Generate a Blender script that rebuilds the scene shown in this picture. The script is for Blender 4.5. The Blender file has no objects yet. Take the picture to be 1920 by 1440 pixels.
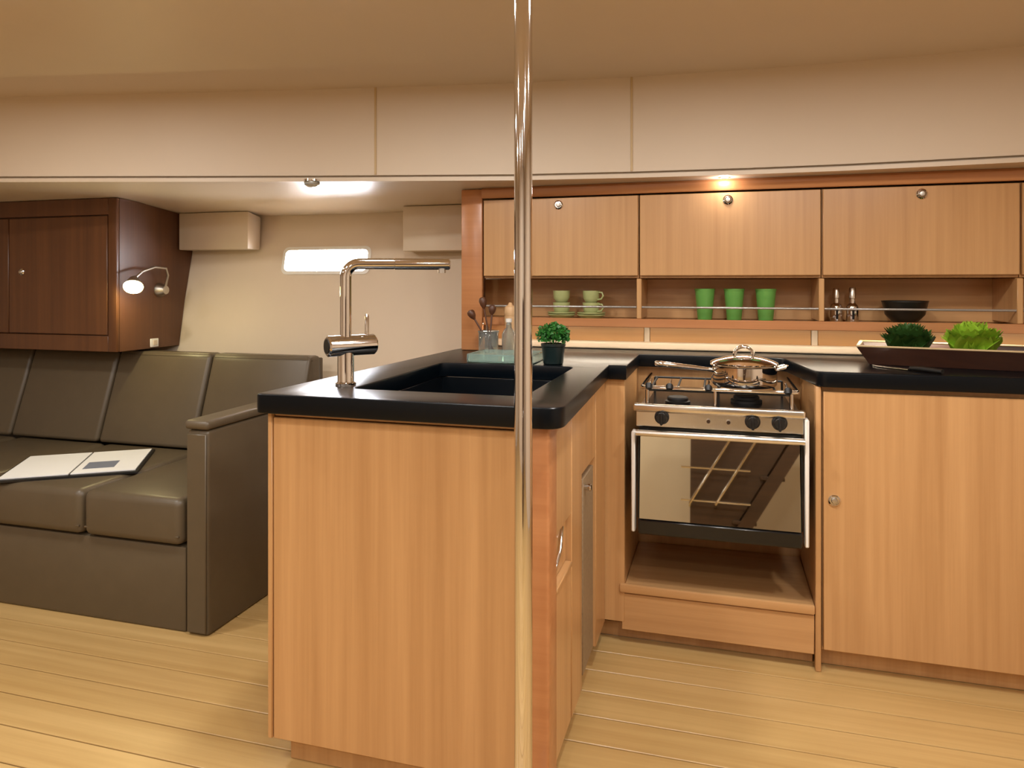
import bpy, bmesh, math, random
from mathutils import Vector, Matrix
random.seed(7)
S = bpy.context.scene
COL = S.collection
R = math.radians

# ---------------------------------------------------------------- camera, world, exposure
F_PX, XD, HORIZON, CAM_H = 1350.0, 1347.0, 530.0, 1.19
yaw = math.atan((XD - 960) / F_PX)
cam_d = bpy.data.cameras.new('camera'); cam = bpy.data.objects.new('camera', cam_d); COL.objects.link(cam)
cam.location = (0, 0, CAM_H); cam.rotation_euler = (R(90), 0, yaw)
cam_d.sensor_fit = 'HORIZONTAL'; cam_d.sensor_width = 36.0; cam_d.lens = 36.0 * F_PX / 1920
cam_d.shift_y = -(720 - HORIZON) / 1920
cam_d.clip_start = 0.02
S.camera = cam
w = bpy.data.worlds.new('world'); S.world = w; w.use_nodes = True
w.node_tree.nodes['Background'].inputs[0].default_value = (.75, .85, 1, 1)
w.node_tree.nodes['Background'].inputs[1].default_value = .6
S.view_settings.view_transform = 'Standard'; S.view_settings.look = 'None'
S.view_settings.gamma = 1; S.view_settings.use_curve_mapping = False
S.view_settings.exposure = 0.0
LAMP_W = 10.5          # each added, unseen coachroof downlight
WIN_E = 105.0           # porthole daylight
LED_E = 28.0            # strip under the shelf

# ---------------------------------------------------------------- materials
def lin(c):
    return tuple(((v/255)/12.92 if v/255 <= .04045 else ((v/255+.055)/1.055)**2.4) for v in c[:3]) + (1,)
def base(name):
    m = bpy.data.materials.new(name); m.use_nodes = True
    return m, m.node_tree.nodes, m.node_tree.links, m.node_tree.nodes['Principled BSDF']
def plain(name, c, rough=.5, metal=0, noise=.0, nscale=40, bump=0, **kw):
    m, n, l, b = base(name)
    b.inputs['Base Color'].default_value = lin(c); b.inputs['Roughness'].default_value = rough; b.inputs['Metallic'].default_value = metal
    for k, v in kw.items(): b.inputs[k.replace('_', ' ')].default_value = v
    if noise or bump:
        tc = n.new('ShaderNodeTexCoord'); t = n.new('ShaderNodeTexNoise'); t.inputs['Scale'].default_value = nscale; t.inputs['Detail'].default_value = 4
        l.new(tc.outputs['Object'], t.inputs['Vector'])
        if noise:
            mx = n.new('ShaderNodeMix'); mx.data_type = 'RGBA'; a = lin(c)
            mx.inputs[6].default_value = tuple(v*(1-noise) for v in a[:3]) + (1,); mx.inputs[7].default_value = tuple(min(1, v*(1+noise)) for v in a[:3]) + (1,)
            l.new(t.outputs['Fac'], mx.inputs[0]); l.new(mx.outputs[2], b.inputs['Base Color'])
        if bump:
            bp = n.new('ShaderNodeBump'); bp.inputs['Strength'].default_value = bump; bp.inputs['Distance'].default_value = .002
            l.new(t.outputs['Fac'], bp.inputs['Height']); l.new(bp.outputs[0], b.inputs['Normal'])
    return m
def wood(name, c1, c2, axis='z', rough=.32, coat=.15):
    m, n, l, b = base(name)
    tc = n.new('ShaderNodeTexCoord'); mp = n.new('ShaderNodeMapping'); l.new(tc.outputs['Object'], mp.inputs[0])
    sc = {'x': (1.2, 45, 45), 'y': (45, 1.2, 45), 'z': (45, 45, 1.2)}[axis]; mp.inputs['Scale'].default_value = sc
    t = n.new('ShaderNodeTexNoise'); t.inputs['Scale'].default_value = 1.0; t.inputs['Detail'].default_value = 5; t.inputs['Roughness'].default_value = .6
    l.new(mp.outputs[0], t.inputs['Vector'])
    t2 = n.new('ShaderNodeTexNoise'); t2.inputs['Scale'].default_value = .16; t2.inputs['Detail'].default_value = 2; l.new(mp.outputs[0], t2.inputs['Vector'])
    ad = n.new('ShaderNodeMath'); ad.operation = 'MULTIPLY_ADD'; ad.inputs[1].default_value = .5; l.new(t.outputs['Fac'], ad.inputs[0])
    ml = n.new('ShaderNodeMath'); ml.operation = 'MULTIPLY'; ml.inputs[1].default_value = .5; l.new(t2.outputs['Fac'], ml.inputs[0]); l.new(ml.outputs[0], ad.inputs[2])
    cr = n.new('ShaderNodeValToRGB'); cr.color_ramp.elements[0].position = .32; cr.color_ramp.elements[1].position = .68
    cr.color_ramp.elements[0].color = lin(c1); cr.color_ramp.elements[1].color = lin(c2); l.new(ad.outputs[0], cr.inputs[0])
    l.new(cr.outputs[0], b.inputs['Base Color']); b.inputs['Roughness'].default_value = rough
    b.inputs['Coat Weight'].default_value = coat; b.inputs['Coat Roughness'].default_value = .22
    bp = n.new('ShaderNodeBump'); bp.inputs['Strength'].default_value = .08; bp.inputs['Distance'].default_value = .001
    l.new(t.outputs['Fac'], bp.inputs['Height']); l.new(bp.outputs[0], b.inputs['Normal'])
    return m
def emit(name, c, s):
    m, n, l, b = base(name)
    b.inputs['Base Color'].default_value = (0.8, .8, .8, 1); b.inputs['Emission Color'].default_value = lin(c); b.inputs['Emission Strength'].default_value = s
    return m
W1, W2 = (178, 132, 84), (207, 161, 109)
M = dict(
    oak_z=wood('oak_vertical', W1, W2, 'z'), oak_x=wood('oak_horizontal', W1, W2, 'x'), oak_y=wood('oak_depth', W1, W2, 'y'),
    oak_red=wood('oak_reddish', (172, 112, 68), (198, 138, 90), 'x'), 
    walnut=wood('locker_wood', (80, 47, 26), (106, 66, 36), 'z', .4, .1), walnut_x=wood('ladder_wood', (48, 32, 20), (74, 50, 32), 'x', .5, 0),
    sole=wood('sole_plank', (176, 140, 84), (204, 170, 112), 'x', .35, .2),
    caulk=plain('sole_gap', (70, 48, 26), .7),
    cream=plain('cream_liner', (212, 195, 173), .55, noise=.03, nscale=6), cream_l=plain('cream_coaming', (212, 195, 173), .5, noise=.02, nscale=5),
    cream_g=plain('satin_headliner', (212, 195, 173), .36, noise=.02, nscale=6), upst=plain('pale_upstand', (212, 195, 173), .3),
    granite=plain('black_worktop', (2, 7, 13), .29, noise=.5, nscale=260, Specular_IOR_Level=.25),
    sinkm=plain('black_sink', (5, 9, 14), .3, noise=.3, nscale=200),
    chrome=plain('chrome', (226, 223, 221), .06, 1), steel=plain('brushed_steel', (228, 224, 216), .24, 1, noise=.06, nscale=30),
    satin=plain('satin_steel', (196, 190, 180), .38, 1),
    mirror=plain('oven_mirror_glass', (214, 208, 186), .02, 1), blk=plain('black_enamel', (12, 13, 15), .25), blkp=plain('black_plastic', (16, 15, 15), .4),
    iron=plain('cast_iron', (20, 19, 19), .5),
    leather=plain('olive_brown_leather', (90, 78, 60), .40, noise=.1, nscale=14, bump=.12),
    paper=plain('white_paper', (244, 244, 242), .5), ink=plain('grey_print', (120, 126, 140), .5), folder=plain('black_folder', (15, 15, 16), .4),
    sage=plain('sage_china', (176, 182, 124), .3), green=plain('green_tumbler', (112, 176, 86), .25, Transmission_Weight=.15), dkbowl=plain('dark_bowl', (24, 22, 18), .35),
    leaf=plain('herb_leaf', (40, 104, 34), .5, noise=.45, nscale=70), leaf_d=plain('dark_leaf', (52, 88, 34), .5, noise=.4, nscale=30), leaf_b=plain('bright_leaf', (150, 190, 52), .45, noise=.25, nscale=25),
    pot=plain('dark_pot', (20, 34, 34), .3), tray=wood('dark_tray', (44, 22, 12), (66, 36, 20), 'x', .4, .1), trayrim=plain('tray_rim', (196, 170, 128), .4),
    glass=plain('tinted_glass', (216, 238, 230), .03, Transmission_Weight=.85, IOR=1.45), clear=plain('clear_glass', (225, 230, 226), .04, Transmission_Weight=.9, IOR=1.45),
    mill=wood('mill_wood', (196, 150, 104), (224, 186, 140), 'z', .4), spoonw=wood('spoon_wood', (70, 38, 20), (100, 58, 30), 'z', .5),
    white=plain('white_plastic', (232, 228, 220), .4), grille=plain('grille_mesh', (146, 124, 96), .5, 0, noise=.3, nscale=90),
    rod=plain('rail_acrylic', (176, 172, 166), .25, .6),
    daylight=emit('porthole_daylight', (236, 242, 255), WIN_E), lamp=emit('fill_lamp_lens', (255, 248, 238), 9), readl=emit('reading_lens', (255, 226, 150), 40),
    led=emit('led_diffuser', (255, 238, 212), LED_E), spotm=emit('spot_lens', (255, 246, 236), 14),
    behind=plain('cabin_panel', (212, 195, 173), .5, noise=.04, nscale=4),
)

# ---------------------------------------------------------------- mesh helpers
class MB:
    def __init__(s): s.bm = bmesh.new()
    def _add(s, t):
        me = bpy.data.meshes.new('tmp'); t.to_mesh(me); t.free(); s.bm.from_mesh(me); bpy.data.meshes.remove(me); return s
    def box(s, x0, x1, y0, y1, z0, z1, bev=.002, seg=1, mat=None):
        t = bmesh.new(); bmesh.ops.create_cube(t, size=1)
        for v in t.verts: v.co = Vector(((x0+x1)/2 + v.co.x*(x1-x0), (y0+y1)/2 + v.co.y*(y1-y0), (z0+z1)/2 + v.co.z*(z1-z0)))
        if bev > 0:
            bev = min(bev, .45*min(abs(x1-x0), abs(y1-y0), abs(z1-z0)))
            bmesh.ops.bevel(t, geom=list(t.edges), offset=bev, segments=seg, affect='EDGES', profile=.5)
        if mat is not None: t.transform(mat)
        return s._add(t)
    def cyl(s, p0, p1, r0, r1=None, n=20):
        r1 = r0 if r1 is None else r1
        return s.sweep([p0, p1], [r0, r1], n)
    def sweep(s, pts, rad, n=12, caps=True):
        t = bmesh.new(); pts = [Vector(p) for p in pts]
        if not hasattr(rad, '__len__'): rad = [rad]*len(pts)
        rings = []; up = None
        for i, p in enumerate(pts):
            d = (pts[min(i+1, len(pts)-1)] - pts[max(i-1, 0)]).normalized()
            if up is None: up = Vector((0, 0, 1)) if abs(d.z) < .9 else Vector((1, 0, 0))
            a = d.cross(up).normalized(); b = a.cross(d).normalized(); up = b
            rings.append([t.verts.new(p + rad[i]*(math.cos(2*math.pi*k/n)*a + math.sin(2*math.pi*k/n)*b)) for k in range(n)])
        for i in range(len(rings)-1):
            for k in range(n): t.faces.new((rings[i][k], rings[i][(k+1) % n], rings[i+1][(k+1) % n], rings[i+1][k]))
        if caps: t.faces.new(rings[0][::-1]); t.faces.new(rings[-1])
        bmesh.ops.recalc_face_normals(t, faces=t.faces)
        return s._add(t)
    def lathe(s, prof, c=(0, 0, 0), n=28, mat=None):
        t = bmesh.new(); rings = []
        for r, z in prof:
            if r < 1e-5: rings.append([t.verts.new((c[0], c[1], c[2]+z))])
            else: rings.append([t.verts.new((c[0]+r*math.cos(2*math.pi*k/n), c[1]+r*math.sin(2*math.pi*k/n), c[2]+z)) for k in range(n)])
        for i in range(len(rings)-1):
            A, B = rings[i], rings[i+1]
            for k in range(n):
                k2 = (k+1) % n
                if len(A) == 1 and len(B) > 1: t.faces.new((A[0], B[k2], B[k]))
                elif len(B) == 1 and len(A) > 1: t.faces.new((A[k], A[k2], B[0]))
                elif len(A) > 1: t.faces.new((A[k], A[k2], B[k2], B[k]))
        bmesh.ops.recalc_face_normals(t, faces=t.faces)
        if mat is not None: t.transform(mat)
        return s._add(t)
    def prism(s, poly, axis, a, b, bev=0, seg=2):
        # poly: 2D outline; axis 'x': (y,z), 'y': (x,z), 'z': (x,y)
        f = {'x': lambda u, v, h: (h, u, v), 'y': lambda u, v, h: (u, h, v), 'z': lambda u, v, h: (u, v, h)}[axis]
        t = bmesh.new(); A = [t.verts.new(f(u, v, a)) for u, v in poly]; B = [t.verts.new(f(u, v, b)) for u, v in poly]; n = len(poly)
        t.faces.new(A[::-1]); t.faces.new(B)
        for k in range(n): t.faces.new((A[k], A[(k+1) % n], B[(k+1) % n], B[k]))
        bmesh.ops.recalc_face_normals(t, faces=t.faces)
        if bev: bmesh.ops.bevel(t, geom=list(t.edges), offset=bev, segments=seg, affect='EDGES', profile=.5)
        return s._add(t)
    def faces(s, vs, fs):
        t = bmesh.new(); V = [t.verts.new(v) for v in vs]
        for f in fs: t.faces.new([V[i] for i in f])
        return s._add(t)
    def build(s, name, mat, parent=None, ang=38):
        me = bpy.data.meshes.new(name)
        if parent is not None: org = ORG[parent.name]
        else:
            c = [v.co for v in s.bm.verts]
            org = Vector(((min(v.x for v in c)+max(v.x for v in c))/2, (min(v.y for v in c)+max(v.y for v in c))/2, min(v.z for v in c)))
        bmesh.ops.translate(s.bm, vec=-org, verts=s.bm.verts); s.bm.to_mesh(me); s.bm.free()
        me.materials.append(M[mat] if isinstance(mat, str) else mat)
        me.polygons.foreach_set('use_smooth', [True]*len(me.polygons)); me.set_sharp_from_angle(angle=R(ang))
        o = bpy.data.objects.new(name, me); COL.objects.link(o)
        if parent is not None: o.parent = parent
        else: o.location = org
        ORG[o.name] = org
        return o
ORG = {}
def thing(name, label, cat, loc=(0, 0, 0), group=None):
    o = bpy.data.objects.new(name, None); COL.objects.link(o); o.location = loc; o.empty_display_size = .05
    ORG[o.name] = Vector(loc); return tag(o, label, cat, group)
def tag(o, label, cat, group=None):
    o['label'] = label; o['category'] = cat
    if group: o['group'] = group
    return o
def struct(o):
    o['kind'] = 'structure'; return o
def copy_tree(o, parent=None):
    c = o.copy(); COL.objects.link(c); c.parent = parent; ORG[c.name] = ORG[o.name]
    for ch in list(o.children): copy_tree(ch, c)
    return c
def bx(name, mat, parent, *a, **k): return MB().box(*a, **k).build(name, mat, parent)

# ---------------------------------------------------------------- the shell
X0, X1, YB = -4.2, 1.7, -1.7
CZ = 1.93
EDGE = [(-4.2, 1.93), (-3.3, 2.10), (-2.373, 2.273), (-1.9, 2.365), (-1.465, 2.446), (-.736, 2.569), (-.3, 2.61), (.094, 2.63), (.4, 2.632), (.671, 2.621), (1.2, 2.59), (1.7, 2.55)]
def zc(y): return 1.565 + (2.72-y)*.06 if y < 2.72 else 1.565 - (y-2.72)*.11
HULL = [(2.83, 0.0), (2.90, .40), (2.985, .845), (3.03, 1.10), (3.087, 1.353), (3.125, 1.60)]
def hull_y(z):
    for (y0, z0), (y1, z1) in zip(HULL, HULL[1:]):
        if z0 <= z <= z1: return y0 + (y1-y0)*(z-z0)/(z1-z0)
    return HULL[-1][0]
fl = struct(MB().box(X0, X1, YB, 3.0, -.06, -.012, 0).build('floor', 'caulk'))
y = YB + .003
while y < 2.84:
    bx('plank', 'sole', fl, X0+.01, X1-.01, y, y+.114, -.012, 0, bev=.0015); y += .118
# hull side with a porthole opening
WX0, WX1, WZ0, WZ1 = -2.035, -1.585, 1.242, 1.352
zs = sorted({z for _, z in HULL} | {WZ0, WZ1}); xs = [X0, WX0, WX1, X1]
vs, fs = [], []
for z in zs:
    for x in xs: vs.append((x, hull_y(z), z))
for i in range(len(zs)-1):
    for j in range(3):
        if not (j == 1 and zs[i] >= WZ0-1e-6 and zs[i+1] <= WZ1+1e-6): fs.append((i*4+j, i*4+j+1, (i+1)*4+j+1, (i+1)*4+j))
wb = MB().faces(vs, fs); n0 = len(vs)
back = [(x, y+.20, z) for x, y, z in vs]                      # outer skin so the hull has thickness
wb.faces(back, [f[::-1] for f in fs])
yy0, yy1 = hull_y(WZ0), hull_y(WZ1)
for a, b in (((WX0, yy0, WZ0), (WX1, yy0, WZ0)), ((WX1, yy0, WZ0), (WX1, yy1, WZ1)), ((WX1, yy1, WZ1), (WX0, yy1, WZ1)), ((WX0, yy1, WZ1), (WX0, yy0, WZ0))):
    wb.faces([a, b, (b[0], b[1]+.20, b[2]), (a[0], a[1]+.20, a[2])], [(0, 1, 2, 3)])
struct(wb.build('wall_hull', 'cream'))
win = struct(MB().box(WX0+.001, WX1-.001, yy0+.165, yy0+.173, WZ0-.001, WZ1+.012, 0).build('window_1', 'daylight'))
fr = MB()
def ring(x0, x1, z0, z1, r, n=6):
    p = []
    for cx, cz_, a0 in ((x1-r, z1-r, 0), (x0+r, z1-r, 90), (x0+r, z0+r, 180), (x1-r, z0+r, 270)):
        for k in range(n+1):
            a = R(a0+90*k/n); p.append((cx+r*math.cos(a), cz_+r*math.sin(a)))
    return p
o_, i_ = ring(WX0-.012, WX1+.012, WZ0-.012, WZ1+.012, .03), ring(WX0+.004, WX1-.004, WZ0+.004, WZ1-.004, .022)
n = len(o_); hy = lambda z, d: hull_y(z) - d
vs = [(x, hy(z, .004), z) for x, z in o_] + [(x, hy(z, .006), z) for x, z in i_] + [(x, hy(z, -.03), z) for x, z in i_]
fr.faces(vs, [(k, (k+1) % n, n+(k+1) % n, n+k) for k in range(n)] + [(n+k, n+(k+1) % n, 2*n+(k+1) % n, 2*n+k) for k in range(n)])
fr.build('window_frame', 'white', win)
# side-deck headliner, coaming, coachroof ceiling
vs, fs = [], []
ys = [None, 2.72, 2.95, 3.2]
for x, ye in EDGE:
    for yv in ys:
        yv = ye if yv is None else yv; vs.append((x, yv, zc(yv)))
for i in range(len(EDGE)-1):
    for j in range(3): fs.append((i*4+j, i*4+j+1, (i+1)*4+j+1, (i+1)*4+j))
up = [(x, y, z+.03) for x, y, z in vs]
struct(MB().faces(vs, fs).faces(up, [f[::-1] for f in fs]).build('ceiling_side_deck', 'cream_g'))
vs = [(x, y, zc(y)+dz) for x, y in EDGE for dz in (.018, CZ-zc(y)+.03)]
fs = [(2*i, 2*i+1, 2*i+3, 2*i+2) for i in range(len(EDGE)-1)]
coam = struct(MB().faces(vs, fs).faces([(x, y+.03, z) for x, y, z in vs], [f[::-1] for f in fs]).build('wall_coaming', 'cream_l'))
def rail(z0, z1, proud, mat, nm):
    b = MB(); q = []
    for x, y in EDGE: q += [(x, y+.026, zc(y)+z0), (x, y-proud, zc(y)+z0), (x, y-proud, zc(y)+z1), (x, y+.026, zc(y)+z1)]
    f = []
    for i in range(len(EDGE)-1):
        for k in range(4): f.append((4*i+k, 4*i+(k+1) % 4, 4*i+4+(k+1) % 4, 4*i+4+k))
    return b.faces(q, f).build(nm, mat, coam)
rail(-.006, .008, .012, 'cream_g', 'trim_strip'); rail(.004, .024, -.016, 'cream_l', 'groove_back')
def edge_y(x):
    for (x0, y0), (x1, y1) in zip(EDGE, EDGE[1:]):
        if x0 <= x <= x1: return y0+(y1-y0)*(x-x0)/(x1-x0)
for xj in (-3.0, -1.25, -.30, .95):
    yj = edge_y(xj); bx('panel_joint', 'trayrim', coam, xj-.004, xj+.004, yj-.003, yj+.004, zc(yj)+.02, CZ, bev=.0005)
vs = [(x, y, CZ) for x, y in EDGE] + [(x, YB, CZ) for x, _ in EDGE]; n = len(EDGE)
struct(MB().faces(vs, [(i, n+i, n+i+1, i+1) for i in range(n-1)]).faces([(x, y, z+.04) for x, y, z in vs], [(i, i+1, n+i+1, n+i) for i in range(n-1)]).build('ceiling', 'cream_l'))
struct(MB().box(X0-.04, X0, YB, 3.2, 0, CZ, 0).build('wall_left', 'cream')); struct(MB().box(X1, X1+.04, YB, 3.2, 0, CZ, 0).build('wall_right', 'cream'))
struct(MB().box(X0, X1, YB-.04, YB, 0, CZ, 0).build('wall_behind', 'behind'))
# liner boxes under the side deck, left and right of the porthole
for x0, x1, nm in ((-2.575, -2.176, 'trim_1'), (-1.366, -.995, 'trim_2')):
    z0 = 1.352 if x0 < -2 else 1.332
    struct(MB().prism([(2.98, z0), (2.98, zc(2.98)-.002), (3.085, zc(3.08)-.012), (3.075, z0)], 'x', x0, x1, .005, 2).build(nm, 'cream'))

# ---------------------------------------------------------------- unseen lamps added in the coachroof to fill the cabin with light
def downlight(x, y, z, wts, label, r=.07, group='added coachroof downlights', col=(1, .975, .94)):
    t = thing('fill_lamp_offscreen', label, 'lamp', (x, y, z), group)
    MB().lathe([(r*1.25, 0), (r*1.25, -.008), (r*1.02, -.016), (r, -.012), (r, 0)], (x, y, z)).build('bezel', 'chrome', t)
    MB().lathe([(0, -.008), (r, -.008), (r, -.004), (0, -.004)], (x, y, z)).build('fill_lens_offscreen', 'lamp', t)
    ld = bpy.data.lights.new('fill_light_offscreen', 'AREA'); ld.shape = 'DISK'; ld.size = 2*r*.95; ld.energy = wts; ld.color = col
    lo = bpy.data.objects.new('fill_light_offscreen', ld); COL.objects.link(lo); lo.parent = t; lo.location = (0, 0, -.018)
    return t
for x, y in ((-1.35, .55), (.45, .40), (-1.4, -.75), (-.35, -.85), (.35, -.15), (.75, 1.3), (.05, 1.5), (-.8, 1.55), (-2.2, 1.4), (-2.6, .2)):
    downlight(x, y, CZ, LAMP_W, 'added, unseen round chrome-rimmed downlight in the cream coachroof ceiling')

# ---------------------------------------------------------------- worktop (one continuous slab, sink hole, stove bay)
WT, WB = .92, .873
def rounded(poly, rad):
    out = []; n = len(poly)
    for i, p in enumerate(poly):
        r = rad.get(i, 0); p = Vector(p)
        if not r: out.append(tuple(p)); continue
        a = (Vector(poly[i-1])-p).normalized(); b = (Vector(poly[(i+1) % n])-p).normalized()
        pa, pb = p+a*r, p+b*r
        for k in range(9):
            t_ = k/8; out.append(tuple((1-t_)**2*pa + 2*t_*(1-t_)*p + t_**2*pb))
    return out
outer = rounded([(-1.085, 1.51), (-.322, 1.51), (-.345, 2.30), (-.345, 2.355), (-.288, 2.355), (-.288, 2.75), (.225, 2.75), (.292, 2.355), (1.68, 2.355), (1.68, 2.985), (-.995, 2.985), (-1.03, 2.72)],
                {0: .02, 1: .05, 2: .05, 6: .05, 7: .03})
hole = rounded([(-.90, 1.655), (-.445, 1.655), (-.445, 2.275), (-.90, 2.275)], {0: .03, 1: .03, 2: .03, 3: .03})
cu = bpy.data.curves.new('worktop', 'CURVE'); cu.dimensions = '2D'; cu.fill_mode = 'BOTH'
for pl in (outer, hole):
    sp = cu.splines.new('POLY'); sp.points.add(len(pl)-1); sp.use_cyclic_u = True
    for q, p in zip(sp.points, pl): q.co = (p[0], p[1], 0, 1)
cu.extrude = (WT-WB)/2-.004; cu.bevel_depth = .004; cu.bevel_resolution = 2; cu.offset = -.004
tmp = bpy.data.objects.new('tmp', cu); COL.objects.link(tmp); bpy.context.view_layer.update()
me = bpy.data.meshes.new_from_object(tmp.evaluated_get(bpy.context.evaluated_depsgraph_get())); bpy.data.objects.remove(tmp)
mb = MB(); mb.bm.from_mesh(me); bmesh.ops.remove_doubles(mb.bm, verts=mb.bm.verts, dist=1e-5); bmesh.ops.translate(mb.bm, vec=(0, 0, (WT+WB)/2), verts=mb.bm.verts)
bmesh.ops.recalc_face_normals(mb.bm, faces=mb.bm.faces)
tag(mb.build('worktop', 'granite', ang=25), 'glossy black stone worktop running from the peninsula round the stove to the right cabinets', 'worktop')
# sink
snk = thing('sink', 'deep black rectangular sink set into the peninsula worktop beside the chrome tap', 'sink', (-.67, 1.965, .71))
sx0, sx1, sy0, sy1 = -.906, -.439, 1.649, 2.281
b = MB(); b.box(sx0, sx1, sy0, sy1, .700, .715, .001)
for a in ((sx0, sx0+.008, sy0, sy1), (sx1-.008, sx1, sy0, sy1), (sx0, sx1, sy0, sy0+.008), (sx0, sx1, sy1-.008, sy1)): b.box(*a, .71, .8725, .001)
b.build('basin', 'sinkm', snk)
MB().lathe([(0, .002), (.03, .002), (.042, .006), (.045, .001), (.045, 0)], (-.67, 2.0, .715)).build('drain', 'chrome', snk)

# ---------------------------------------------------------------- chrome tap
fx, fy = -.945, 1.705
tap = thing('kitchen_tap', 'tall chrome single-lever kitchen tap with long horizontal spout over the black sink', 'tap', (fx, fy, WT))
MB().lathe([(.0, 0), (.027, 0), (.027, .006), (.0225, .008), (.0215, .012), (.0215, .088), (0, .088)], (fx, fy, WT)).build('base_column', 'chrome', tap)
ax = Vector((.62, .785, 0)); c0 = Vector((fx, fy, 1.024))
mx_ = MB().sweep([c0-ax*.052, c0-ax*.048, c0+ax*.078, c0+ax*.082], [.023, .0275, .0275, .024], 28).build('mixer_body', 'chrome', tap)
MB().cyl(c0-ax*.0535, c0-ax*.052, .019, n=24).build('end_cap', 'blkp', mx_)
lv = c0 + ax*.06
lever = MB().sweep([lv+Vector((0, 0, .025)), lv+Vector((0, 0, .078)), lv+Vector((0, 0, .082))], [.0055, .0055, .004], 14).build('lever', 'chrome', tap)
sd = Vector((.90, .436, 0)); zt = 1.240
pts = [(fx, fy, 1.045), (fx, fy, 1.09), (fx, fy, 1.15), (fx, fy, zt-.035)]
for k in range(1, 9):
    a = R(90*k/8); p = Vector((fx, fy, zt-.035)) + sd*.035*(1-math.cos(a)) + Vector((0, 0, .035*math.sin(a))); pts.append(tuple(p))
tip = Vector((fx, fy, zt)) + sd*.125; pts.append(tuple(tip))
MB().sweep(pts, .0148, 22).build('spout', 'chrome', tap)
hd = MB().sweep([tip, tip+sd*.002, tip+sd*.003, tip+sd*.147, tip+sd*.15], [.0135, .0135, .0155, .0155, .013], 22).build('spray_head', 'chrome', tap)
nz = tip+sd*.128
MB().cyl(nz+Vector((0, 0, -.01)), nz+Vector((0, 0, -.024)), .0105, n=18).build('nozzle', 'satin', hd)

# ---------------------------------------------------------------- peninsula cabinet
pc = thing('peninsula_cabinet', 'light oak peninsula cabinet with plain vertical-grain front below the black sink worktop', 'cabinet', (-.71, 1.97, 0))
bx('front_panel', 'oak_z', pc, -1.052, -.402, 1.54, 1.56, .07, .860)
bx('edge_strip', 'oak_z', pc, -1.066, -1.0535, 1.537, 1.57, .07, .8725)
bx('top_rail', 'oak_x', pc, -1.052, -.402, 1.546, 1.56, .8615, .8725)
bx('corner_post', 'oak_red', pc, -.400, -.357, 1.538, 1.622, .07, .8725, bev=.006, seg=3)
bx('back_side', 'oak_z', pc, -1.066, -1.05, 1.571, 2.60, .07, .8725)
bx('plinth', 'oak_z', pc, -1.03, -.40, 1.58, 2.36, 0, .07)
bx('carcass', 'oak_z', pc, -.415, -.392, 1.624, 2.36, .07, .868)
bx('drawer', 'oak_z', pc, -.39, -.362, 1.630, 1.808, .600, .862)
dr = bx('pull_recess', 'oak_z', pc, -.39, -.375, 1.630, 1.808, .482, .596); MB().sweep([(-.372, 1.65, .50), (-.366, 1.70, .545), (-.372, 1.75, .585)], .004, 10).build('pull', 'chrome', dr)
bx('drawer', 'oak_z', pc, -.39, -.362, 1.630, 1.808, .075, .466)
bx('rail', 'oak_y', pc, -.39, -.358, 1.630, 1.808, .468, .480)
bx('stile', 'oak_z', pc, -.39, -.360, 1.812, 1.950, .075, .868)
bx('upper_panel', 'oak_z', pc, -.39, -.362, 1.953, 2.185, .660, .862)
gd = bx('vent_door', 'oak_z', pc, -.39, -.380, 1.953, 2.185, .075, .657)
bx('grille', 'grille', gd, -.3795, -.364, 1.990, 2.158, .09, .640)
MB().sweep([(-.364, 2.015, .612), (-.348, 2.015, .612), (-.345, 2.015, .612)], [.007, .011, .008], 14).build('knob', 'chrome', gd)
bx('stile', 'oak_z', pc, -.39, -.360, 2.188, 2.368, .075, .868)

# ---------------------------------------------------------------- stove bay and right base cabinet
bay = thing('stove_bay', 'oak bay around the stove with open shelf and drawer under it', 'cabinet', (0, 2.6, 0))
bx('filler_panel', 'oak_z', bay, -.388, -.296, 2.375, 2.395, .075, .8725); bx('side_panel', 'oak_z', bay, -.315, -.296, 2.396, 2.80, .19, .8725)
bx('jamb', 'oak_z', bay, .285, .302, 2.372, 2.395, .0, .8725, bev=.004, seg=2); bx('side_panel', 'oak_z', bay, .285, .302, 2.396, 2.80, .19, .8725)
bx('back_panel', 'oak_z', bay, -.315, .302, 2.80, 2.815, .05, .8725)
bx('shelf_board', 'oak_x', bay, -.295, .284, 2.385, 2.79, .180, .198)
bx('nosing', 'oak_x', bay, -.312, .284, 2.366, 2.384, .174, .203, bev=.005, seg=2)
dw = bx('drawer', 'oak_x', bay, -.306, .283, 2.376, 2.394, .05, .170)
bx('plinth', 'oak_z', bay, -.388, .284, 2.43, 2.45, 0, .05)
rc = thing('base_cabinet', 'light oak base cabinet with one tall door and round latch beside the stove', 'cabinet', (.66, 2.6, 0))
bx('carcass', 'oak_z', rc, .304, 1.02, 2.394, 2.80, .06, .8725)
dd = bx('door', 'oak_z', rc, .308, 1.015, 2.372, 2.392, .07, .858)
bx('plinth', 'oak_z', rc, .304, 1.02, 2.43, 2.45, 0, .058)
def latch(x, yf, z, parent, r=.016):
    q = Matrix.Translation((x, yf, z)) @ Matrix.Rotation(R(90), 4, 'X')
    l_ = MB().lathe([(r*.6, .0), (r, .0), (r*1.02, .004), (r*.78, .008), (r*.72, .005), (0, .005)], mat=q, n=24).build('push_latch', 'chrome', parent)
    MB().lathe([(0, .013), (r*.45, .012), (r*.6, .009), (r*.6, .005)], mat=q, n=20).build('button', 'satin', l_)
latch(.338, 2.372, .529, dd, .017)
rc2 = thing('base_cabinet', 'light oak base cabinet between the tall-door cabinet and the cream end wall', 'cabinet', (1.35, 2.6, 0))
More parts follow.
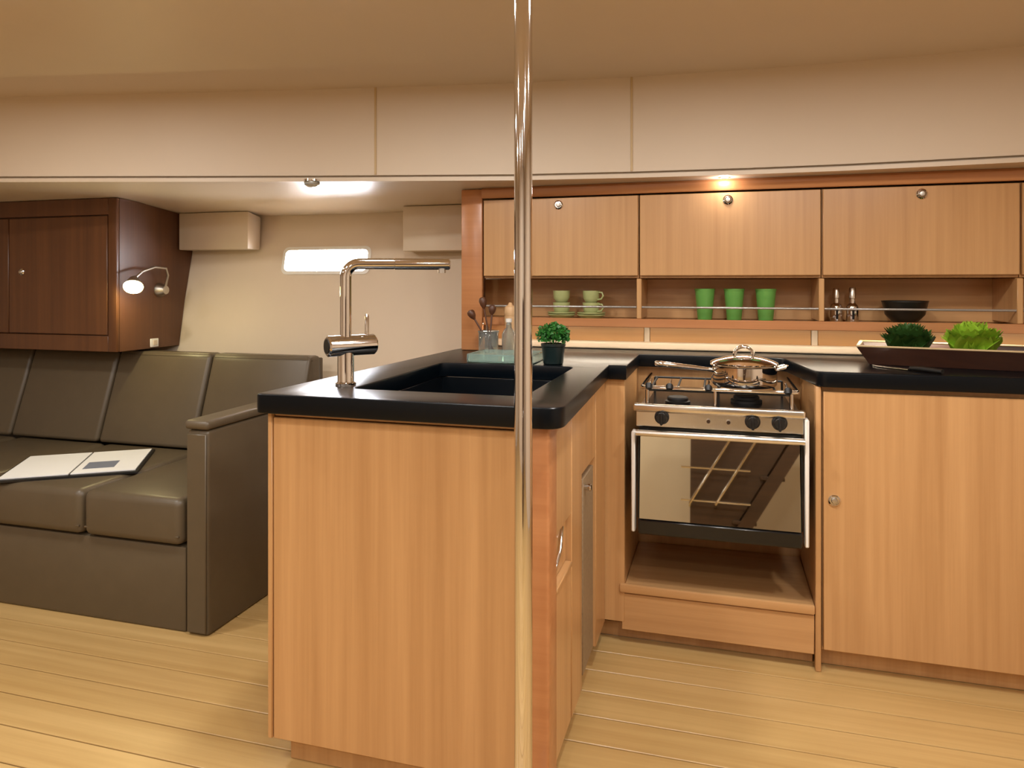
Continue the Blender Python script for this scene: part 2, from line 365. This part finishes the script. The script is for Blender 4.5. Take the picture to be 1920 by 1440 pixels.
bx('carcass', 'oak_z', rc2, 1.022, 1.69, 2.394, 2.80, .06, .8725); d2 = bx('door', 'oak_z', rc2, 1.025, 1.685, 2.372, 2.392, .07, .858); latch(1.07, 2.372, .529, d2, .017)
bx('plinth', 'oak_z', rc2, 1.022, 1.69, 2.43, 2.45, 0, .058)

# ---------------------------------------------------------------- splashback, upstand, shelf with niche, overhead cabinets
SB = 2.955
sbk = thing('splashback', 'horizontal-grain oak splashback in three panels with pale battens below the shelf', 'splashback', (.3, SB, WT))
jo = [-.970, -.278, .352, .96, 1.69]
for a, c in zip(jo, jo[1:]): bx('panel', 'oak_x', sbk, a+.012, c-.012, SB, SB+.012, .921, 1.030)
for a in jo[1:-1]: bx('batten', 'upst', sbk, a-.011, a+.011, SB-.004, SB+.010, .921, 1.030)
tag(MB().box(-.970, 1.68, SB-.031, SB-.005, .921, .952, .008, 3).build('worktop_upstand', 'upst'), 'pale glossy upstand strip along the back of the black worktop', 'upstand')
led = thing('led_strip', 'slim warm light strip fixed under the open shelf', 'lamp', (.3, 2.765, 1.02))
bx('housing', 'satin', led, -.95, 1.66, 2.745, 2.785, 1.0265, 1.0315, bev=.001); bx('diffuser', 'led', led, -.94, 1.65, 2.749, 2.781, 1.0235, 1.0265, bev=.001)
DIV = [-.901, -.286, .348, .951, 1.69]
Zs, Zd0, Zd1, Zt = 1.046, 1.216, 1.520, 1.562
FY = 2.72
shf = thing('open_shelf', 'open oak shelf with front lip and dividers under the overhead cabinets', 'shelf', (.3, 2.85, 1.02))
bx('shelf_board', 'oak_x', shf, -.968, 1.69, FY+.019, 2.965, 1.032, Zs); bx('front_lip', 'oak_red', shf, -.899, 1.69, FY, FY+.018, 1.022, 1.054)
bx('back_panel', 'oak_x', shf, -.968, 1.69, 2.952, 2.966, Zs+.001, 1.205)
for a in DIV[1:-1]: bx('divider', 'oak_z', shf, a-.009, a+.009, FY+.006, 2.950, 1.0545, 1.205)
for a, c in zip(DIV, DIV[1:]):
    MB().cyl((a+.010, FY+.012, 1.098), (c-.010, FY+.012, 1.098), .0042, n=10).build('guard_rail', 'rod', shf)
ep = thing('end_panel', 'reddish oak end panel with front stile standing on the worktop left of the overhead cabinets', 'panel', (-.94, 2.8, WT))
bx('stile', 'oak_red', ep, -.991, -.903, FY-.002, FY+.018, .9205, Zt, bev=.004, seg=2); bx('side', 'oak_red', ep, -.991, -.972, FY+.0185, 2.98, .9205, 1.53)
cn = tag(MB().prism([(FY-.006, Zd1+.004), (FY-.012, Zd1+.012), (FY-.012, Zt-.006), (FY-.004, Zt+.0025), (FY+.018, Zt), (FY+.018, Zd1+.004)], 'x', -.902, 1.69).build('cornice', 'oak_red'), 'reddish oak cornice strip between the overhead doors and the headliner', 'cornice')
LB = ['overhead oak cabinet with flap door and round latch, beside the reddish end panel', 'overhead oak cabinet with flap door lit from above, over the stove',
      'overhead oak cabinet with flap door above the bottles and dark bowl', 'overhead oak cabinet with flap door against the cream end wall']
KX = [-.593, .033, .660, 1.32]
for i, (a, c) in enumerate(zip(DIV, DIV[1:])):
    t = thing('overhead_cabinet', LB[i], 'cabinet', ((a+c)/2, 2.84, Zd0))
    bx('carcass', 'oak_z', t, a+.001, c-.001, FY+.020, 2.965, 1.207, Zd1, bev=.001)
    d_ = bx('door', 'oak_z', t, a+.0035, c-.0035, FY, FY+.0185, Zd0, Zd1-.003, bev=.002)
    latch(KX[i], FY, 1.490, d_, .017)
# small spotlight in the side-deck headliner above the middle door
t = thing('spotlight', 'tiny chrome spotlight in the headliner above the overhead door over the stove', 'lamp', (.02, 2.672, zc(2.672)))
MB().lathe([(.022, 0), (.022, -.004), (.017, -.006), (.016, 0)], (.02, 2.672, zc(2.672))).build('bezel', 'chrome', t)
MB().lathe([(0, -.004), (.016, -.004), (.016, -.001), (0, -.001)], (.02, 2.672, zc(2.672))).build('lens', 'spotm', t)
ld = bpy.data.lights.new('spot_beam', 'POINT'); ld.energy = .55; ld.shadow_soft_size = .014; ld.color = (1, .95, .92)
lo = bpy.data.objects.new('spot_beam', ld); COL.objects.link(lo); lo.parent = t; lo.location = (0, 0, -.022)
# small clear lamp below the coaming trim
lx, ly = -1.49, 2.43
t = thing('ceiling_lamp', 'small clear dome lamp hanging under the coaming trim above the sofa', 'lamp', (lx, ly, zc(ly)))
MB().lathe([(.022, -.006), (.03, -.010), (.028, -.020), (.015, -.028), (0, -.030)], (lx, ly, zc(ly))).build('dome', 'clear', t)
MB().lathe([(0, 0), (.032, 0), (.032, -.007), (.024, -.009), (0, -.009)], (lx, ly, zc(ly))).build('base', 'chrome', t)

# ---------------------------------------------------------------- stove
st = thing('gas_stove', 'stainless gimballed gas stove with mirrored oven door and three black knobs', 'stove', (0, 2.5, .40))
A, B_ = -.250, .246
bx('body', 'blk', st, A+.004, B_-.004, 2.352, 2.74, .392, .775)
bx('hob_top', 'steel', st, A, B_, 2.335, 2.74, .776, .786, bev=.003)
bx('front_edge', 'steel', st, A-.012, B_+.006, 2.322, 2.345, .779, .803, bev=.006, seg=3)
bx('control_panel', 'steel', st, A-.004, B_+.002, 2.334, 2.350, .730, .778)
for kx in (-.173, .101, .179):
    q = Matrix.Translation((kx, 2.334, .7625)) @ Matrix.Rotation(R(90), 4, 'X')
    kn = MB().lathe([(.023, 0), (.023, .004), (.018, .006), (.0165, .020), (.0145, .023), (0, .023)], mat=q, n=24).build('knob', 'blkp', st)
    MB().box(kx-.004, kx+.004, 2.306, 2.334, .740, .780, .002).build('grip', 'blkp', kn)
for kx in (-.03, .03):
    MB().cyl((kx, 2.334, .757), (kx, 2.326, .757), .006, n=14).build('igniter', 'chrome', st)
door = bx('oven_door', 'blk', st, A+.002, B_-.002, 2.345, 2.3515, .410, .728, bev=.003)
# reflective pane, hung with a slight backward lean as the stove swings
tl = R(6.5)
pz0, pz1 = .440, .706
pm = Matrix.Translation((0, 2.3135, pz0)) @ Matrix.Rotation(-tl, 4, 'X')
MB().box(A+.008, B_-.008, -.003, .003, 0, pz1-pz0, .001, mat=pm).build('glass_pane', 'mirror', door)
bx('bottom_frame', 'blk', door, A+.004, B_-.004, 2.308, 2.345, .392, .438, bev=.004)
for a in (A+.001, B_-.007): bx('side_frame', 'blk', door, a, a+.006, 2.326, 2.3449, .438, .712)
hb = MB().cyl((A-.002, 2.305, .714), (B_+.002, 2.305, .714), .010, n=18).build('door_handle', 'steel', door)
for a in (A+.03, B_-.03): MB().cyl((a, 2.308, .714), (a, 2.346, .716), .005, n=12).build('handle_stud', 'chrome', hb)
bx('side_guard', 'white', st, A-.018, A-.006, 2.318, 2.36, .394, .715, bev=.003); bx('side_guard', 'white', st, B_+.004, B_+.016, 2.318, 2.36, .394, .778, bev=.003)
bx('burner_tray', 'blk', st, A+.02, B_-.02, 2.36, 2.72, .7862, .790, bev=.001)
for bxx, byy, br in ((-.13, 2.45, .034), (.09, 2.54, .042)):
    MB().lathe([(br*1.2, .0), (br*1.2, .008), (br, .010), (br, .018), (br*.9, .022), (0, .022)], (bxx, byy, .790)).build('burner', 'iron', st)
# pan support grate
g = MB()
for xx in (-.215, -.13, -.045, .005, .09, .175): g.cyl((xx, 2.375, .842), (xx, 2.70, .842), .0038, n=8)
for yy in (2.375, 2.70): g.cyl((-.225, yy, .842), (.215, yy, .842), .0038, n=8)
for xx in (-.225, 0, .215):
    for yy in (2.375, 2.70): g.cyl((xx, yy, .790), (xx, yy, .842), .004, n=8)
g.build('pan_grate', 'iron', st)
# fiddle rail with clamps
fr_ = MB().sweep([(A+.012, 2.70, .852), (A+.012, 2.372, .852), (A+.016, 2.362, .852), (A+.026, 2.358, .852), (B_-.026, 2.358, .852), (B_-.016, 2.362, .852), (B_-.012, 2.372, .852), (B_-.012, 2.70, .852)], .0065, 12).build('fiddle_rail', 'chrome', st)
for a in (A+.03, -.01, B_-.03): MB().cyl((a, 2.358, .787), (a, 2.358, .850), .005, n=12).build('rail_post', 'chrome', fr_)
for a in (A+.035, -.150, -.030, .205):
    cl = MB().sweep([(a, 2.358, .852), (a, 2.350, .858), (a, 2.346, .850)], [.010, .012, .010], 14).build('pan_clamp', 'blkp', st)
    MB().cyl((a, 2.358, .858), (a, 2.44, .868), .0035, n=8).build('clamp_arm', 'chrome', cl)

# saucepan with lid
cx, cy, cz = .082, 2.535, .8465
pan = thing('saucepan', 'shiny steel saucepan with domed lid and long handle on the stove', 'saucepan', (cx, cy, cz))
r = .106
MB().lathe([(0, 0), (r*.93, 0), (r*.985, .006), (r, .016), (r, .066), (r*1.04, .069), (r*1.03, .072), (r*.97, .070), (r*.97, .012), (0, .008)], (cx, cy, cz), n=48).build('pot_body', 'chrome', pan)
lid = MB().lathe([(r*1.015, .0725), (r*1.03, .077), (r*.9, .084), (r*.6, .093), (r*.25, .099), (0, .100)], (cx, cy, cz), n=48).build('lid', 'chrome', pan)
lp = [Vector((cx-.028, cy, cz+.095))] + [Vector((cx-.030*math.cos(R(a)), cy, cz+.103+.026*math.sin(R(a)))) for a in range(0, 181, 20)] + [Vector((cx+.028, cy, cz+.095))]
MB().sweep(lp, .006, 12).build('lid_loop', 'chrome', lid)
h0 = Vector((cx-.096, cy-.035, cz+.052)); h1 = Vector((-.205, 2.44, .922))
hn = MB(); d_ = (h1-h0)
hn.sweep([h0, h0+d_*.12, h0+d_*.3, h0+d_*.85, h0+d_*.97, h1], [.009, .006, .008, .010, .009, .004], 14); hn.build('long_handle', 'chrome', pan)
MB().sweep([(cx+.100, cy-.028, cz+.058), (cx+.128, cy-.028, cz+.066), (cx+.136, cy, cz+.067), (cx+.128, cy+.028, cz+.066), (cx+.100, cy+.028, cz+.058)], .0055, 12).build('helper_handle', 'chrome', pan)

# ---------------------------------------------------------------- chrome pillar
pil = thing('support_pole', 'floor-to-ceiling polished chrome grab pole in front of the peninsula corner', 'pole', (-.379, 1.405, 0))
MB().cyl((-.379, 1.405, .0), (-.379, 1.405, CZ), .0185, n=36).build('tube', 'chrome', pil)
MB().lathe([(.0187, .012), (.030, .010), (.045, .004), (.046, .0005), (.0187, .0005)], (-.379, 1.405, 0)).build('floor_flange', 'chrome', pil)
MB().lathe([(.0187, -.012), (.030, -.010), (.045, -.004), (.046, -.0005), (.0187, -.0005)], (-.379, 1.405, CZ)).build('ceiling_flange', 'chrome', pil)

# ---------------------------------------------------------------- sofa
SX0, SX1 = -3.78, -1.735
sofa = thing('sofa', 'long olive-brown leather settee with upright panelled back and boxy arm behind the peninsula', 'sofa', (-2.7, 2.4, 0))
bx('base', 'leather', sofa, SX0, SX1-.003, 2.045, 2.60, .0, .292, bev=.012, seg=2)
seams = [-1.738, -2.16, -2.68, -3.20, -3.72]
for a, c in zip(seams, seams[1:]):
    s_ = MB().box(c+.004, a-.004, 2.022, 2.66, .298, .458, .028, 4).build('seat_cushion', 'leather', sofa)
    MB().sweep([(c+.012, 2.026, .330), (a-.012, 2.026, .330)], .0035, 8).build('piping', 'leather', s_)
bseams = [-1.695, -2.205, -2.722, -3.24, -3.76]
for a, c in zip(bseams, bseams[1:]):
    b_ = MB().prism([(2.630, .462), (2.755, .855), (2.765, .868), (2.845, .868), (2.845, .462)], 'x', c+.004, a-.004, .018, 3).build('back_cushion', 'leather', sofa)
    MB().cyl((c+.02, 2.764, .862), (a-.02, 2.764, .862), .004, n=8).build('piping', 'leather', b_)
bx('back_frame', 'leather', sofa, SX0, SX1+.03, 2.846, 2.872, .30, .855, bev=.004)
bx('arm', 'leather', sofa, -1.732, -1.646, 2.042, 2.84, .0, .692, bev=.012, seg=3)
MB().box(-1.738, -1.640, 2.032, 2.845, .694, .726, .014, 4).build('arm_cap', 'leather', sofa)
bx('arm_front_panel', 'leather', sofa, -1.727, -1.651, 2.035, 2.0415, .01, .680, bev=.003)
# shelf ledge behind the sofa back
tag(MB().box(-3.9, -1.10, 2.876, 2.945, .70, .72, .003).build('ledge', 'cream'), 'narrow cream ledge along the hull behind the settee back', 'ledge')
# magazine on seat
mg = thing('magazine', 'open white magazine with grey picture in a black folder on the settee seat', 'magazine', (-2.4, 2.4, .459))
A0 = Vector((-2.36, 2.575, 0)); B0 = Vector((-2.155, 2.265, 0)); er = (B0-A0).normalized(); el = Vector((er.y, -er.x, 0))
if el.x > 0: el = -el
def quad(name, mat, par, u0, u1, v0, v1, z0, z1):
    p = [A0+er*u0+el*v0, A0+er*u1+el*v0, A0+er*u1+el*v1, A0+er*u0+el*v1]
    return MB().prism([(q.x, q.y) for q in p], 'z', z0, z1).build(name, mat, par)
L = (B0-A0).length
quad('folder', 'folder', mg, -.005, L+.012, -.008, .47, .4585, .466)
pg = quad('page', 'paper', mg, 0, L-.012, .004, .225, .4662, .470); quad('page', 'paper', mg, 0, L-.012, .232, .46, .4662, .470)
quad('picture', 'ink', pg, .19, .30, .09, .20, .4701, .4704)

# ---------------------------------------------------------------- side locker with reading lamp
LX = -2.58
lk = thing('wall_locker', 'dark brown wooden locker with panelled door above the settee end', 'cabinet', (-3.2, 2.8, .9))
prof = [(2.618, .88), (2.618, zc(2.618)-.002)] + [(yv, zc(yv)-.002) for yv in (2.72, 2.95, 3.10)] + [(hull_y(z)-.004, z) for z in (1.35, 1.10, .88)]
prof = [(min(yv, hull_y(min(z, 1.6))-.004), z) for yv, z in prof]
MB().prism(prof, 'x', LX-.02, LX).build('side_panel', 'walnut', lk)
MB().prism(prof, 'x', -4.19, LX-.0205).build('carcass', 'walnut', lk)
bx('corner_stile', 'walnut', lk, LX-.045, LX+.001, 2.598, 2.617, .88, zc(2.6)-.003, bev=.004, seg=2)
bx('top_rail', 'walnut', lk, -4.19, LX-.046, 2.600, 2.617, 1.495, zc(2.6)-.003)
lkd = bx('door', 'walnut', lk, -3.2, LX-.049, 2.597, 2.615, .955, 1.490, bev=.003)
latch(-3.12, 2.597, 1.24, lkd, .016)
bx('door', 'walnut', lk, -3.9, -3.204, 2.597, 2.615, .955, 1.490, bev=.003)
bx('bottom_rail', 'walnut', lk, -4.19, LX-.046, 2.600, 2.617, .88, .951)
rl = thing('reading_lamp', 'lit chrome reading lamp on a swing arm on the dark wooden locker side', 'lamp', (LX, 2.85, 1.15))
q = Matrix.Translation((LX+.0005, 2.855, 1.155)) @ Matrix.Rotation(R(90), 4, 'Y')
MB().lathe([(0, 0), (.034, 0), (.034, .008), (.026, .022), (.020, .040), (0, .042)], mat=q).build('wall_mount', 'satin', rl)
MB().sweep([(LX+.035, 2.855, 1.165), (LX+.055, 2.85, 1.225), (LX+.07, 2.82, 1.258), (LX+.08, 2.74, 1.262), (LX+.085, 2.66, 1.24), (LX+.085, 2.625, 1.215)], .0055, 12).build('arm', 'satin', rl)
hp = Vector((LX+.085, 2.612, 1.205)); hdn = Vector((.42, -.55, -.72)).normalized()
hd_ = MB().sweep([hp-hdn*.012, hp, hp+hdn*.02, hp+hdn*.045], [.010, .020, .030, .041], 24).build('lamp_head', 'satin', rl)
MB().sweep([hp+hdn*.0455, hp+hdn*.052, hp+hdn*.060], [.040, .038, .020], 24).build('lens', 'readl', hd_)
ld = bpy.data.lights.new('reading_light', 'POINT'); ld.energy = 2.6; ld.shadow_soft_size = .02; ld.color = (1, .92, .46)
lo = bpy.data.objects.new('reading_light', ld); COL.objects.link(lo); lo.parent = rl; lo.location = hp+hdn*.075-Vector((LX, 2.85, 1.15))
sk = thing('wall_switch', 'small pale switch plate low on the dark wooden locker side', 'switch', (LX, 2.82, .90))
bx('plate', 'white', sk, LX+.0005, LX+.007, 2.795, 2.845, .885, .925, bev=.002); bx('rocker', 'cream', sk, LX+.0072, LX+.011, 2.808, 2.832, .893, .917, bev=.001)

# ---------------------------------------------------------------- things in the niche
yn = 2.845
def cup(x, y, z, par, nm='cup', s=1.0):
    c = MB().lathe([(0, .0), (.021*s, 0), (.024*s, .003), (.032*s, .018), (.0345*s, .047), (.0325*s, .047), (.030*s, .02), (.02*s, .006), (0, .005)], (x, y, z)).build(nm, 'sage', par)
    return c
for x, lab, k in ((-.608, 'stacked sage-green cups on a saucer, nearest the chrome pole end of the shelf', 0), (-.487, 'stacked sage-green cups with handle turned out on a saucer, beside the shelf divider', 1)):
    t = thing('cup_stack', lab, 'cups', (x, yn, Zs), None)
    MB().lathe([(0, 0), (.035, 0), (.04, .004), (.056, .014), (.056, .018), (.04, .009), (0, .006)], (x, yn, Zs+.0005)).build('saucer', 'sage', t)
    MB().lathe([(0, 0), (.035, 0), (.04, .004), (.056, .012), (.056, .016), (.04, .009), (0, .006)], (x, yn, Zs+.0105)).build('saucer', 'sage', t)
    z = Zs+.018
    for j in range(2):
        c = cup(x, yn, z+.047*j, t)
        hx = Vector((.92, -.35, 0)) if k else Vector((-.3, .95, 0)); c_ = Vector((x, yn, z+.047*j))
        MB().sweep([c_+hx*.031+Vector((0, 0, .041)), c_+hx*.050+Vector((0, 0, .040)), c_+hx*.055+Vector((0, 0, .027)), c_+hx*.046+Vector((0, 0, .014)), c_+hx*.029+Vector((0, 0, .012))], .0036, 10).build('handle', 'sage', c)
TL = ['green tumbler on the shelf, the one nearest the sage cups', 'green tumbler on the shelf, the middle one of the three', 'green tumbler on the shelf, the one nearest the silver bottles']
for x, lab in zip((-.050, .057, .170), TL):
    t = thing('tumbler', lab, 'tumbler', (x, yn, Zs))
    g = MB().lathe([(0, 0), (.024, 0), (.0265, .003), (.037, .118), (.0375, .120), (.0350, .120), (.0240, .006), (0, .005)], (x, yn, Zs+.0005), n=32).build('cup_body', 'green', t)
    MB().lathe([(.0372, .113), (.0385, .1165), (.0383, .1205), (.0352, .1205)], (x, yn, Zs+.0005), n=32).build('rim', 'green', t)
for x, lab, hh in ((.412, 'silver pump bottle with dark cap on the shelf beside the divider', .118), (.466, 'slim silver bottle with pale neck on the shelf beside the pump bottle', .122)):
    t = thing('bottle', lab, 'bottle', (x, yn, Zs))
    MB().lathe([(0, 0), (.019, 0), (.021, .003), (.021, .055), (.0185, .062), (.010, .070), (.0095, .085), (0, .085)], (x, yn, Zs+.0005)).build('body', 'chrome', t)
    MB().lathe([(.0098, .0), (.0115, .002), (.0115, hh-.085), (.009, hh-.080), (0, hh-.080)], (x, yn, Zs+.0858)).build('cap', 'steel', t)
    bx('label_band', 'blk', t, x-.004, x+.004, yn-.0225, yn-.0205, Zs+.012, Zs+.05, bev=.0005)
t = thing('bowl', 'dark round bowl on the shelf beside the bottles', 'bowl', (.625, yn, Zs))
MB().lathe([(0, 0), (.035, 0), (.040, .004), (.064, .030), (.074, .075), (.0705, .075), (.060, .032), (.036, .010), (0, .008)], (.637, yn, Zs+.0005), n=36).build('shell', 'dkbowl', t)
MB().lathe([(.071, .0745), (.0755, .0755), (.0755, .079), (.070, .079)], (.637, yn, Zs+.0005), n=36).build('rim', 'dkbowl', t)

# ---------------------------------------------------------------- things on the worktop
# herb pot
hx_, hy_ = -.527, 2.335
hp_ = thing('potted_herb', 'bushy green parsley in a small dark pot behind the sink', 'plant', (hx_, hy_, WT))
MB().lathe([(0, 0), (.030, 0), (.033, .003), (.039, .058), (.041, .060), (.041, .068), (.037, .068), (.036, .056), (0, .054)], (hx_, hy_, WT+.0005)).build('pot', 'pot', hp_)
fo = MB(); vs = []; fs = []
for k in range(760):
    th = random.uniform(0, 2*math.pi); ph = math.acos(random.uniform(-.45, 1)); rr = random.uniform(.55, 1)
    p = Vector((hx_, hy_, WT+.092)) + Vector((.054*rr*math.sin(ph)*math.cos(th), .054*rr*math.sin(ph)*math.sin(th), .042*rr*math.cos(ph)))
    d = Vector((random.gauss(0, 1), random.gauss(0, 1), random.gauss(.6, .7))).normalized(); e = d.cross(Vector((random.gauss(0, 1), random.gauss(0, 1), random.gauss(0, 1)))).normalized(); nn = d.cross(e)
    s_ = random.uniform(.005, .009); i0 = len(vs)
    vs += [p, p+d*s_+e*s_*.8+nn*s_*.2, p+d*s_*1.8, p+d*s_-e*s_*.8+nn*s_*.2]; fs.append((i0, i0+1, i0+2, i0+3))
fo = fo.faces(vs, fs).build('foliage', 'leaf', hp_); fo['kind'] = 'stuff'
stm = MB()
for k in range(14):
    a = random.uniform(0, 6.28); q_ = random.uniform(0, .02)
    stm.sweep([(hx_+q_*math.cos(a), hy_+q_*math.sin(a), WT+.052), (hx_+1.6*q_*math.cos(a), hy_+1.6*q_*math.sin(a), WT+.11)], .0011, 5)
stm = stm.build('stems', 'leaf_d', hp_)
# glass dish behind the sink
gd_ = thing('glass_dish', 'shallow green-tinted glass dish on the worktop behind the sink', 'dish', (-.70, 2.38, WT))
bx('bottom', 'glass', gd_, -.815, -.590, 2.300, 2.47, WT+.0005, WT+.007, bev=.002)
b = MB(); b.box(-.818, -.812, 2.297, 2.473, WT+.001, WT+.030, .002); b.box(-.593, -.587, 2.297, 2.473, WT+.001, WT+.030, .002); b.box(-.812, -.593, 2.297, 2.303, WT+.001, WT+.030, .002); b.box(-.812, -.593, 2.467, 2.473, WT+.001, WT+.030, .002)
b.build('walls', 'glass', gd_)
# jar with wooden spoons
jx, jy = -.838, 2.60
jr = thing('utensil_jar', 'glass jar on the worktop by the reddish end panel', 'jar', (jx, jy, WT))
MB().lathe([(0, 0), (.036, 0), (.038, .004), (.038, .085), (.036, .088), (.034, .085), (.034, .006), (0, .005)], (jx, jy, WT+.0005)).build('vessel', 'clear', jr)
MB().lathe([(.0385, .080), (.041, .083), (.041, .088), (.0345, .088)], (jx, jy, WT+.0005)).build('rim', 'clear', jr)
for k, (tx, ty, tz, lab) in enumerate(((-.070, -.02, .165, 'dark wooden spoon leaning left out of the glass jar'), (.010, .02, .185, 'dark wooden spoon standing upright in the glass jar'), (-.03, .012, .215, 'tall dark wooden spoon at the back of the glass jar'))):
    t = thing('wooden_spoon', lab, 'spoon', (jx, jy, WT+.007))
    p0 = Vector((jx+[.022, .004, .01][k], jy+[.0, -.008, .012][k], WT+.010)); p1 = Vector((jx+tx, jy+ty, WT+tz)); d = p1-p0
    MB().sweep([p0, p0+d*.5, p0+d*.8], .0035, 8).build('handle', 'spoonw', t)
    MB().sweep([p0+d*.78, p0+d*.85, p0+d*.93, p0+d*.98, p1], [.0035, .012, .0155, .012, .004], 12).build('spoon_head', 'spoonw', t)
# bottle and pepper mill
t = thing('oil_bottle', 'clear glass bottle with pale stopper beside the jar of wooden spoons', 'bottle', (-.758, 2.60, WT))
MB().lathe([(0, 0), (.024, 0), (.026, .003), (.026, .075), (.020, .09), (.011, .10), (.011, .118), (.008, .118), (.008, .10), (.017, .088), (.0235, .074), (.0235, .006), (0, .005)], (-.758, 2.60, WT+.0005)).build('glass_body', 'clear', t)
MB().lathe([(0, .112), (.0075, .112), (.0075, .119), (.012, .121), (.012, .134), (0, .136)], (-.758, 2.60, WT+.0005)).build('stopper', 'white', t)
t = thing('pepper_mill', 'pale wooden pepper mill standing behind the glass bottle', 'pepper mill', (-.775, 2.68, WT))
MB().lathe([(0, 0), (.026, 0), (.027, .01), (.020, .05), (.018, .09), (.024, .125), (.024, .14), (0, .14)], (-.775, 2.68, WT+.0005)).build('body', 'mill', t)
MB().lathe([(0, .1405), (.022, .1405), (.026, .155), (.022, .175), (.010, .183), (.006, .192), (0, .194)], (-.775, 2.68, WT+.0005)).build('turning_head', 'mill', t)
# tray with salad
tx, ty = .72, 2.66
tr = thing('serving_tray', 'dark brown wooden serving tray with pale rim under the green salad heads', 'tray', (tx, ty, WT))
rot = Matrix.Translation((tx, ty, WT)) @ Matrix.Rotation(R(-12), 4, 'Z')
def flare(w0, d0, w1, d1, z0, z1):
    return [(-w0, -d0, z0), (w0, -d0, z0), (w0, d0, z0), (-w0, d0, z0), (-w1, -d1, z1), (w1, -d1, z1), (w1, d1, z1), (-w1, d1, z1)]
q8 = [(0, 1, 5, 4), (1, 2, 6, 5), (2, 3, 7, 6), (3, 0, 4, 7)]
b = MB(); b.faces([rot @ Vector(v) for v in flare(.225, .10, .262, .125, .001, .058)], q8 + [(3, 2, 1, 0)])
b.faces([rot @ Vector(v) for v in flare(.217, .092, .254, .117, .008, .058)], [f[::-1] for f in q8] + [(0, 1, 2, 3)])
b.build('tray_body', 'tray', tr)
b = MB()
for a in ((-.264, .264, -.127, -.116), (-.264, .264, .116, .127), (-.264, -.252, -.116, .116), (.252, .264, -.116, .116)): b.box(*a, .0585, .0645, .002, mat=rot)
b.build('rim', 'trayrim', tr)
def lettuce(name, lab, c, rad, h, mat, nl, seed):
    # curly leaves standing round a heart, the outer ones folding outwards
    rnd = random.Random(seed); t = thing(name, lab, 'lettuce', c)
    for k in range(nl):
        f = k/(nl-1); a = 2.4*k + rnd.uniform(-.3, .3); lean = .08 + .55*f; ln = h*(1.0-.12*f)*rnd.uniform(.92, 1.05); wd0 = rad*(.55+.35*f)
        vs, fs = [], []; U, V = 10, 19
        for i in range(U):
            u = i/(U-1); ang = lean*(.35+.9*u)
            ox = ln*u*math.sin(ang)*.95 + .004; oz = ln*u*math.cos(ang*.8)
            for j in range(V):
                v = j/(V-1)*2-1; wd = wd0*(.22+.78*math.sin(math.pi*min(.62, .12+.5*u)))
                ruf = u*(.25+.75*abs(v))*rad*.17*math.sin(17*v+3*u+k*1.3+seed)
                cup_ = -.35*wd*v*v*(1-.8*f)
                px_ = ox + cup_*0 - .45*wd*v*v*(1-f*.5) + ruf*.6; pz_ = oz + ruf*.7 - .10*wd*v*v
                vs.append(Vector((c[0]+px_*math.cos(a)-v*wd*math.sin(a), c[1]+px_*math.sin(a)+v*wd*math.cos(a), max(c[2]+.002, c[2]+pz_))))
        for i in range(U-1):
            for j in range(V-1): fs.append((i*V+j, i*V+j+1, (i+1)*V+j+1, (i+1)*V+j))
        MB().faces(vs, fs).build('leaf', mat, t, ang=180)
lettuce('lettuce_head', 'dark green curly lettuce head on the dark tray', (.600, 2.645, WT+.012), .072, .122, 'leaf_d', 24, 3)
lettuce('lettuce_head', 'bright yellow-green lettuce head on the dark tray', (.772, 2.592, WT+.012), .072, .130, 'leaf_b', 24, 5)
# knife
kn = thing('kitchen_knife', 'kitchen knife with bright blade on the black worktop in front of the tray', 'knife', (.5, 2.5, WT))
k0, k1, k2 = Vector((.478, 2.555, 0)), Vector((.565, 2.455, 0)), Vector((.632, 2.378, 0)); d = (k1-k0).normalized(); e = Vector((-d.y, d.x, 0))
poly = [k0, k0+d*.03-e*.010, k1-e*.012, k1+e*.012, k0+d*.05+e*.006]
MB().prism([(p.x, p.y) for p in poly], 'z', WT+.003, WT+.0055).build('blade', 'steel', kn)
MB().sweep([k1+Vector((0, 0, WT+.008)), k1+(k2-k1)*.4+Vector((0, 0, WT+.0095)), k2+Vector((0, 0, WT+.0085))], [.007, .0085, .0075], 12).build('handle', 'blkp', kn)

# ---------------------------------------------------------------- companionway steps behind the viewer (mirrored in the oven door)
cw = thing('companionway_ladder', 'dark wooden companionway ladder with chrome handrails opposite the stove', 'ladder', (.6, -.85, 0))
prof_ = [(-.04, .001), (.15, .001), (.52, .62), (.80, 1.10), (-.04, 1.10)]
MB().prism(prof_, 'y', -1.12, -.66).build('housing', 'walnut_x', cw)
for yy in (-.63, -1.15): MB().prism([(.16, .001), (.26, .001), (1.26, 1.66), (1.16, 1.66)], 'y', yy-.015, yy+.015).build('stringer', 'walnut_x', cw)
for k in range(5):
    f = (k+.7)/5.4; MB().box(.11+1.0*f, .27+1.0*f, -1.134, -.646, 1.65*f-.015, 1.65*f+.012, .004).build('step', 'walnut_x', cw)
for xa in (-.04, .13):
    MB().sweep([(xa, -.655, .30), (xa, -.60, .32), (xa+.38, -.60, .95), (xa+.38, -.655, .97)], .010, 10).build('handrail', 'chrome', cw)
for zz in (.34, .56): MB().cyl((-.10, -.60, zz), (.36, -.60, zz), .007, n=8).build('rung', 'chrome', cw)
cw.location.x -= .15
